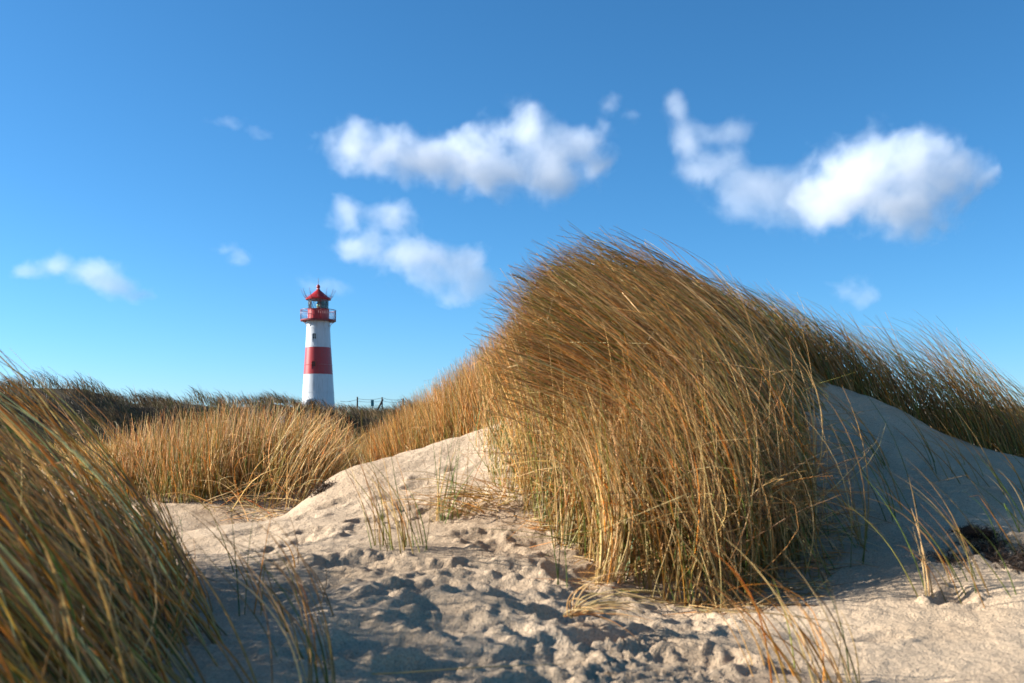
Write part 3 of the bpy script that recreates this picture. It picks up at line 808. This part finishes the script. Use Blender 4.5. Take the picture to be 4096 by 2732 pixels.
tube('spire', [(0, 0, 10.582), (0, 0, 11.10)], .017, M_RODS)
RR = 1.215
tube('roof_rail', [(RR * math.cos(2 * math.pi * k / 48), RR * math.sin(2 * math.pi * k / 48), 9.50) for k in range(48)], .013, M_DKRED, closed=True)
tube('roof_rail', [(1.16 * math.cos(2 * math.pi * k / 48), 1.16 * math.sin(2 * math.pi * k / 48), 9.40) for k in range(48)], .011, M_DKRED, closed=True)
for k in range(12):
    a = 2 * math.pi * (k + .35) / 12
    ca, sa = math.cos(a), math.sin(a)
    tube('rail_stay', [(1.09 * ca, 1.09 * sa, 9.285), (RR * ca, RR * sa, 9.50)], .022, M_DKRED)
    tube('lightning_rod', [((RR + .014) * ca, (RR + .014) * sa, 9.46), ((RR + .30) * ca, (RR + .30) * sa, 10.10)], .0135, M_RODS)
# gallery railing
tube('top_rail', [(1.535 * math.cos(2 * math.pi * k / 64), 1.535 * math.sin(2 * math.pi * k / 64), 8.27) for k in range(64)], .026, M_DKRED, closed=True)
for k in range(60):
    a = 2 * math.pi * k / 60
    x_, y_ = 1.535 * math.cos(a), 1.535 * math.sin(a)
    tube('baluster', [(x_, y_, 7.42), (x_, y_, 8.255)], .024 if k % 10 == 3 else .0115, M_DKRED, seg=6)
# curved white brackets below the gallery
for k in range(10):
    a = R(-90 + 2 + 36 * k); ca, sa = math.cos(a), math.sin(a)
    arc = [(1.03, 6.80), (1.06, 6.95), (1.13, 7.08), (1.24, 7.18), (1.40, 7.245)]
    tube('bracket', [(r_ * ca, r_ * sa, z) for r_, z in arc], .03, M_WHITE)
# lantern astragals, lens and blinds
for k in range(10):
    for s in (-1, 1):
        a0, a1 = 2 * math.pi * k / 10, 2 * math.pi * (k + .5 * s) / 10
        pts = []
        for q in range(4):
            t = q / 3; A = a0 + (a1 - a0) * t; r_ = .865 + .03 * t
            pts.append((r_ * math.cos(A), r_ * math.sin(A), 8.37 + .82 * t))
        tube('astragal', pts, .016, M_DARK)
lathe('lens', [(.10, 8.363), (.12, 8.40), (.12, 8.50), (.15, 8.56), (.17, 8.68), (.15, 8.82), (.12, 8.90), (.05, 8.98)], M_BRASS, 24)


def curved_panel(name, a0, a1, r_, z0, z1, mat):
    bm = bmesh.new(); th = .02; n_ = 14; rows = []
    for k in range(n_ + 1):
        A = R(a0 + (a1 - a0) * k / n_)
        rows.append([bm.verts.new((q * math.cos(A), q * math.sin(A), z + ZB)) for q, z in ((r_, z0), (r_ + th, z0), (r_ + th, z1), (r_, z1))])
    for a, b in zip(rows, rows[1:]):
        for k in range(4): bm.faces.new((a[k], a[(k + 1) % 4], b[(k + 1) % 4], b[k]))
    bm.faces.new(rows[0]); bm.faces.new(rows[-1][::-1])
    return obj_bm(name, bm, mat, lh)


curved_panel('blind', 55, 105, .78, 8.37, 9.17, M_TEAL)
curved_panel('blind', 150, 172, .78, 8.37, 9.17, M_MUNTIN)
tube('service_pipe', [(.30, -1.10, 9.36), (.30, -1.13, 9.28), (.34, -1.05, 9.18), (.38, -.90, 9.0), (.42, -.96, 8.36), (.42, -1.0, 8.2), (.42, -1.0, 7.44)], .02, M_DKRED)


def arch_window(zc, ang, mat_frame):
    A = R(ang); w, h = .30, .68
    r_ = rad_at(zc)
    slope = math.atan2(rad_at(zc - .3) - rad_at(zc + .3), .6)
    e = empty('window', (r_ * math.cos(A), r_ * math.sin(A), zc + ZB)); e.parent = lh
    e.rotation_euler = (slope, 0, A + math.pi / 2)      # local -y looks outward

    def outline(w_, h_, n_=14):
        pts = [(-w_ / 2, -h_ / 2), (w_ / 2, -h_ / 2)]
        for k in range(n_ + 1):
            t = math.pi * k / n_
            pts.append((w_ / 2 * math.cos(t), h_ / 2 - w_ / 2 + w_ / 2 * math.sin(t)))
        return pts

    def slab(pts, y0, y1):
        bm = bmesh.new()
        a = [bm.verts.new((p[0], y0, p[1])) for p in pts]; b = [bm.verts.new((p[0], y1, p[1])) for p in pts]
        bm.faces.new(a); bm.faces.new(b[::-1])
        for k in range(len(pts)): bm.faces.new((a[k], a[(k + 1) % len(pts)], b[(k + 1) % len(pts)], b[k]))
        return bm
    # frame: ring between two outlines
    o1, o2 = outline(w + .10, h + .10), outline(w, h)
    bm = bmesh.new()
    ring = []
    for pts, y in ((o1, -.045), (o1, .08), (o2, -.045), (o2, .08)):
        ring.append([bm.verts.new((p[0], y, p[1])) for p in pts])
    m_ = len(o1)
    for k in range(m_):
        j = (k + 1) % m_
        bm.faces.new((ring[0][k], ring[0][j], ring[2][j], ring[2][k]))
        bm.faces.new((ring[0][k], ring[1][k], ring[1][j], ring[0][j]))
        bm.faces.new((ring[2][k], ring[2][j], ring[3][j], ring[3][k]))
        bm.faces.new((ring[1][k], ring[3][k], ring[3][j], ring[1][j]))
    obj_bm('frame', bm, mat_frame, e, False)
    obj_bm('pane', slab(outline(w, h), -.012, .03), M_PANE, e, False)
    bm = bmesh.new()
    for (x0, x1, z0, z1) in ((-.014, .014, -h / 2, h / 2), (-w / 2, -.0145, -.125, -.10), (.0145, w / 2, -.125, -.10), (-w / 2, -.0145, .085, .11), (.0145, w / 2, .085, .11)):
        bmesh.ops.create_cube(bm, size=1, matrix=Matrix.Translation(((x0 + x1) / 2, -.022, (z0 + z1) / 2)) @ Matrix.Diagonal((x1 - x0, .016, z1 - z0, 1)))
    obj_bm('muntin', bm, M_MUNTIN if mat_frame is M_WHITE else M_DKRED, e, False)


arch_window(5.80, -97, M_WHITE)
arch_window(3.36, -97, M_RED)
# gabled entrance porch
bm = bmesh.new()
pw, y0_, y1_ = .47, -1.85, -1.25
pts = [(-pw, -1.9), (-.27, -1.9), (-.27, .12), (-.22, .19), (.22, .19), (.27, .12), (.27, -1.9), (pw, -1.9), (pw, .26), (0, .44), (-pw, .26)]
a = [bm.verts.new((p[0] - .20, y0_, p[1] + ZB)) for p in pts]; b = [bm.verts.new((p[0] - .20, y1_, p[1] + ZB)) for p in pts]
bm.faces.new(a); bm.faces.new(b[::-1])
for k in range(len(pts)): bm.faces.new((a[k], a[(k + 1) % len(pts)], b[(k + 1) % len(pts)], b[k]))
obj_bm('porch', bm, M_WHITE, lh, False)
bm = bmesh.new()
bmesh.ops.create_cube(bm, size=1, matrix=Matrix.Translation((-.20, -1.60, -.87 + ZB)) @ Matrix.Diagonal((.535, .06, 2.0, 1)))
obj_bm('door', bm, M_DARK, lh, False)

# ------------------------------------------------------------------ fence and signs on the far dune
def at(px, py, d): return Vector(((px - CX) / F_PX * d, d, (HY - py) / F_PX * d))


FD = 64.0
fence = tag(empty('wire_fence', at(382, 405, FD)), 'weathered post and barbed wire fence on the dune right of the lighthouse', 'fence')
org = fence.location
ftop = [at(357.3, 396.8, FD), at(382.0, 397.3, FD), at(403.2, 398.3, FD)]
for p in ftop:
    q = p - org
    tube('post', [(q.x, q.y, q.z - 1.3), (q.x + .01, q.y, q.z - .6), (q.x, q.y, q.z)], .047, M_POST, fence, 10, zoff=0)
q = ftop[1] - org
tube('brace', [(q.x - .28, q.y - .12, q.z - .85), (q.x + .07, q.y - .11, q.z - .12)], .06, M_POST, fence, 10, zoff=0)
spans = [(at(340, 401, FD), ftop[0] - Vector((0, 0, .16))), (ftop[0] - Vector((0, 0, .12)), ftop[1] - Vector((0, 0, .04))), (ftop[1] - Vector((0, 0, .03)), ftop[2] - Vector((0, 0, .06))),
         (ftop[0] - Vector((0, 0, .26)), ftop[1] - Vector((0, 0, .22))), (ftop[1] - Vector((0, 0, .22)), ftop[2] - Vector((0, 0, .19)))]
for a_, b_ in spans:
    bm = bmesh.new(); pts = []
    for k in range(13):
        t = k / 12; p = a_.lerp(b_, t) - org; p.z -= .09 * 4 * t * (1 - t); pts.append(p)
    tube_bm(bm, pts, .008, 5)
    for k in range(1, 24):
        t = k / 24; p = a_.lerp(b_, t) - org; p.z -= .09 * 4 * t * (1 - t)
        tube_bm(bm, [p + Vector((-.012, 0, -.025)), p + Vector((.012, 0, .025))], .005, 4)
    obj_bm('wire', bm, M_WIRE, fence)


def box(bm, c, s):
    bmesh.ops.create_cube(bm, size=1, matrix=Matrix.Translation(c) @ Matrix.Diagonal((*s, 1)))


sd = 20.0
sp = at(282.3, 419.6, sd)
sg = tag(empty('information_sign', (sp.x, sp.y, float(ground_h(np.array([sp.x]), np.array([sp.y]))[0]))), 'small blue sign panel with pale lines glimpsed through the middle grass', 'sign')
h0 = sp.z - sg.location.z
bm = bmesh.new(); box(bm, (0, 0, h0), (.105, .012, .155)); bmesh.ops.bevel(bm, geom=list(bm.edges), offset=.003, segments=1)
obj_bm('panel', bm, M_SIGN, sg, False)
bm = bmesh.new()
for k in range(5): box(bm, (.0, -.0085, h0 + .055 - .026 * k), (.085, .003, .005))
box(bm, (-.028, -.0085, h0 - .01), (.006, .003, .10))
obj_bm('printed_lines', bm, M_SIGNLINE, sg, False)
bm = bmesh.new(); box(bm, (0, .022, h0 * .5 - .1), (.045, .03, h0 + .2))
obj_bm('post', bm, M_POST, sg, False)
tp = at(372.4, 401.6, 66)
ts = tag(empty('notice_sign', (tp.x, tp.y, float(base_h(np.array([tp.x]), np.array([tp.y]))[0]))), 'tiny teal notice board half hidden in grass behind the wire fence', 'sign')
h0 = tp.z - ts.location.z
bm = bmesh.new(); box(bm, (0, 0, h0 - .1), (.20, .02, .42)); obj_bm('panel', bm, M_TEALSIGN, ts, False)
bm = bmesh.new(); box(bm, (0, .03, h0 * .5 - .2), (.05, .03, h0 + .3)); obj_bm('post', bm, M_POST, ts, False)

# ------------------------------------------------------------------ clouds: real volumes, a few hundred metres across
def cloud(label, lobes, d, dens, amp, seed, freq=1.0, soft=.9, warp=46.):
    """lobes: column, row, half width, half height"""
    W = [(at(px, py, d), rx / F_PX * d, ry / F_PX * d) for px, py, rx, ry in lobes]
    ctr = sum((w[0] for w in W), Vector()) / len(W)
    bm = bmesh.new()
    L_ = []
    for p, rx, rz in W:
        ryy = max(rz, .75 * min(rx, 2 * rz)); c = p - ctr
        L_.append((c, rx, ryy, rz))
        g = 1.12 + amp * .75
        bmesh.ops.create_icosphere(bm, subdivisions=3, radius=1, matrix=Matrix.Translation(c) @ Matrix.Diagonal((rx * g, ryy * g, rz * g, 1)))
    m = bpy.data.materials.new('cloud'); m.use_nodes = True
    nt = m.node_tree; nt.nodes.clear(); N = nt.nodes; K = nt.links
    out = N.new('ShaderNodeOutputMaterial'); vol = N.new('ShaderNodeVolumePrincipled')
    vol.inputs['Color'].default_value = (.955, .965, .985, 1); vol.inputs['Anisotropy'].default_value = .0
    K.new(vol.outputs[0], out.inputs['Volume'])
    tc = N.new('ShaderNodeTexCoord')

    def math_(op, a, b=None, c=None):
        q = N.new('ShaderNodeMath'); q.operation = op
        for i, v in enumerate((a, b, c)):
            if v is None: continue
            if isinstance(v, (int, float)): q.inputs[i].default_value = v
            else: K.new(v, q.inputs[i])
        return q.outputs[0]

    def vec(op, a, b):
        q = N.new('ShaderNodeVectorMath'); q.operation = op
        K.new(a, q.inputs[0])
        if isinstance(b, tuple): q.inputs[1].default_value = b
        else: K.new(b, q.inputs[1])
        return q
    sc = .019 * freq * 1500 / d
    n1 = N.new('ShaderNodeTexNoise'); n1.noise_dimensions = '4D'; n1.inputs['W'].default_value = seed
    n1.inputs['Scale'].default_value = sc; n1.inputs['Detail'].default_value = 8; n1.inputs['Roughness'].default_value = .64; n1.inputs['Distortion'].default_value = .35
    K.new(tc.outputs['Object'], n1.inputs['Vector'])
    n2 = N.new('ShaderNodeTexNoise'); n2.inputs['Scale'].default_value = sc * .8; n2.inputs['Detail'].default_value = 3
    K.new(vec('ADD', tc.outputs['Object'], (seed * 91.0, 0, 0)).outputs[0], n2.inputs['Vector'])
    wv = vec('MULTIPLY', vec('SUBTRACT', n2.outputs['Color'], (.5, .5, .5)).outputs[0], (warp * d / F_PX,) * 3)
    wp = vec('ADD', tc.outputs['Object'], wv.outputs[0]).outputs[0]
    acc = None
    for c, rx, ryy, rz in L_:
        q = vec('SUBTRACT', wp, tuple(c))
        q2 = vec('DIVIDE', q.outputs[0], (rx, ryy, rz))
        ln = N.new('ShaderNodeVectorMath'); ln.operation = 'LENGTH'; K.new(q2.outputs[0], ln.inputs[0])
        v = math_('SUBTRACT', 1.0, ln.outputs['Value'])
        acc = v if acc is None else math_('SMOOTH_MAX', acc, v, .6)
    nn = math_('MULTIPLY', math_('SUBTRACT', n1.outputs['Fac'], .5), amp * 3.2)
    f = math_('ADD', acc, nn)
    mr = N.new('ShaderNodeMapRange'); mr.interpolation_type = 'SMOOTHSTEP'
    mr.inputs['From Min'].default_value = 0; mr.inputs['From Max'].default_value = soft
    mr.inputs['To Min'].default_value = 0; mr.inputs['To Max'].default_value = dens * 1500 / d
    K.new(f, mr.inputs['Value'])
    K.new(mr.outputs['Result'], vol.inputs['Density'])
    o = obj_bm('cloud', bm, m)
    md = o.modifiers.new('skin', 'REMESH'); md.mode = 'VOXEL'
    md.voxel_size = max(w[1] for w in W) / 9
    bpy.context.view_layer.update()
    me = bpy.data.meshes.new_from_object(o.evaluated_get(bpy.context.evaluated_depsgraph_get()))
    o.modifiers.clear(); old = o.data; o.data = me; bpy.data.meshes.remove(old)
    o.location = ctr
    return tag(o, label, 'cloud')


cloud('long bright white cumulus high above, between the lighthouse and the tussock peak',
      [(350, 143, 34, 24), (388, 148, 38, 27), (428, 158, 50, 25), (466, 146, 40, 28), (485, 170, 60, 30), (530, 136, 38, 34), (548, 165, 50, 36), (578, 142, 28, 26), (594, 166, 24, 26)], 1600, .021, .64, 1.3, warp=60.)
cloud('largest cloud, bulky white dome with greyer underside at the right',
      [(855, 175, 56, 44), (905, 160, 56, 40), (945, 180, 46, 40), (905, 210, 62, 34), (835, 202, 52, 32), (985, 182, 18, 14)], 1600, .021, .66, 4.1, warp=60.)
cloud('thin grey ragged cloud trailing left from the largest white dome',
      [(677, 112, 20, 20), (688, 142, 26, 28), (705, 172, 34, 26), (745, 190, 52, 30), (795, 202, 46, 32), (722, 132, 30, 13), (720, 160, 30, 22), (775, 186, 44, 24)], 1750, .0105, .60, 7.7, soft=.9, warp=38.)
cloud('mid-height cloud trailing down to the right above the lighthouse',
      [(352, 213, 32, 17), (392, 216, 30, 19), (366, 240, 36, 19), (408, 258, 58, 25), (452, 264, 40, 25), (474, 284, 32, 18)], 1700, .013, .8, 9.2, soft=.8, warp=55.)
cloud('low slanting white cloud strip over the dunes at far left',
      [(28, 271, 24, 11), (58, 265, 28, 15), (92, 275, 34, 16), (120, 286, 26, 14), (138, 296, 17, 10)], 2000, .013, .7, 12.5, soft=.8, warp=36.)
cloud('tiny torn wisp of cloud midway between far-left strip and lighthouse', [(222, 250, 16, 8), (237, 259, 14, 11)], 2000, .009, .75, 15.1, soft=.8, freq=1.6, warp=26.)
cloud('small pale puff low in the sky above the right-hand crest grass', [(848, 290, 22, 15), (864, 297, 20, 11)], 2000, .009, .7, 18.4, soft=.8, freq=1.4, warp=30.)
cloud('faint flat haze-like cloud directly behind the lighthouse roof', [(308, 286, 22, 12), (332, 287, 24, 11)], 2100, .005, .6, 21.9, soft=.8, freq=1.4, warp=30.)
cloud('faint thread of cloud left of the long bright cumulus', [(226, 123, 24, 8), (256, 132, 18, 6)], 2000, .0045, .75, 25.2, soft=.8, freq=1.6, warp=30.)
cloud('small detached puff beside the top right of the long bright cumulus', [(608, 104, 15, 12), (632, 118, 14, 9)], 1700, .006, .75, 28.2, soft=.8, freq=1.5, warp=30.)

# ------------------------------------------------------------------ light
ELEV, AZ = R(23), R(-83)                  # the sun stands at the left, a touch beyond the subject
sun_dir = Vector((math.sin(AZ) * math.cos(ELEV), math.cos(AZ) * math.cos(ELEV), math.sin(ELEV)))
sun = bpy.data.lights.new('sun', 'SUN'); sun.energy = 5.0; sun.angle = R(.5); sun.color = (1, .985, .945)
so = bpy.data.objects.new('sun', sun); COL.objects.link(so)
so.rotation_euler = sun_dir.to_track_quat('Z', 'Y').to_euler()
w = bpy.data.worlds.new('World'); scene.world = w; w.use_nodes = True
nt = w.node_tree
sky = nt.nodes.new('ShaderNodeTexSky'); sky.sky_type = 'NISHITA'; sky.sun_disc = False
sky.sun_elevation = ELEV; sky.sun_rotation = AZ
sky.air_density = .8; sky.dust_density = .2; sky.ozone_density = 8.0; sky.altitude = 0
bg = nt.nodes['Background']; bg.inputs['Strength'].default_value = .0725
hs = nt.nodes.new('ShaderNodeHueSaturation'); hs.inputs['Saturation'].default_value = 1.06; hs.inputs['Hue'].default_value = .489
nt.links.new(sky.outputs[0], hs.inputs['Color']); nt.links.new(hs.outputs[0], bg.inputs['Color'])

# ------------------------------------------------------------------ camera and render settings
cam = bpy.data.cameras.new('camera'); co = bpy.data.objects.new('camera', cam); COL.objects.link(co)
co.location = (0, 0, 0); co.rotation_euler = (R(90), 0, 0)
cam.sensor_width = 36; cam.lens = 36 * F_PX / 1024
cam.shift_y = (HY - 341.5) / 1024
cam.clip_start = .05; cam.clip_end = 20000
cam.dof.use_dof = True; cam.dof.focus_distance = 8.5; cam.dof.aperture_fstop = cam.lens / 6.0
scene.camera = co
scene.view_settings.view_transform = 'Standard'; scene.view_settings.look = 'None'
scene.view_settings.exposure = 1.36; scene.view_settings.gamma = 1
cy = scene.cycles
cy.use_denoising = True
try: cy.denoiser = 'OPENIMAGEDENOISE'
except Exception: pass
cy.max_bounces = 10; cy.diffuse_bounces = 6; cy.glossy_bounces = 2; cy.transmission_bounces = 4; cy.volume_bounces = 9
cy.transparent_max_bounces = 48; cy.volume_step_rate = .6; cy.volume_max_steps = 256
cy.sample_clamp_indirect = 8
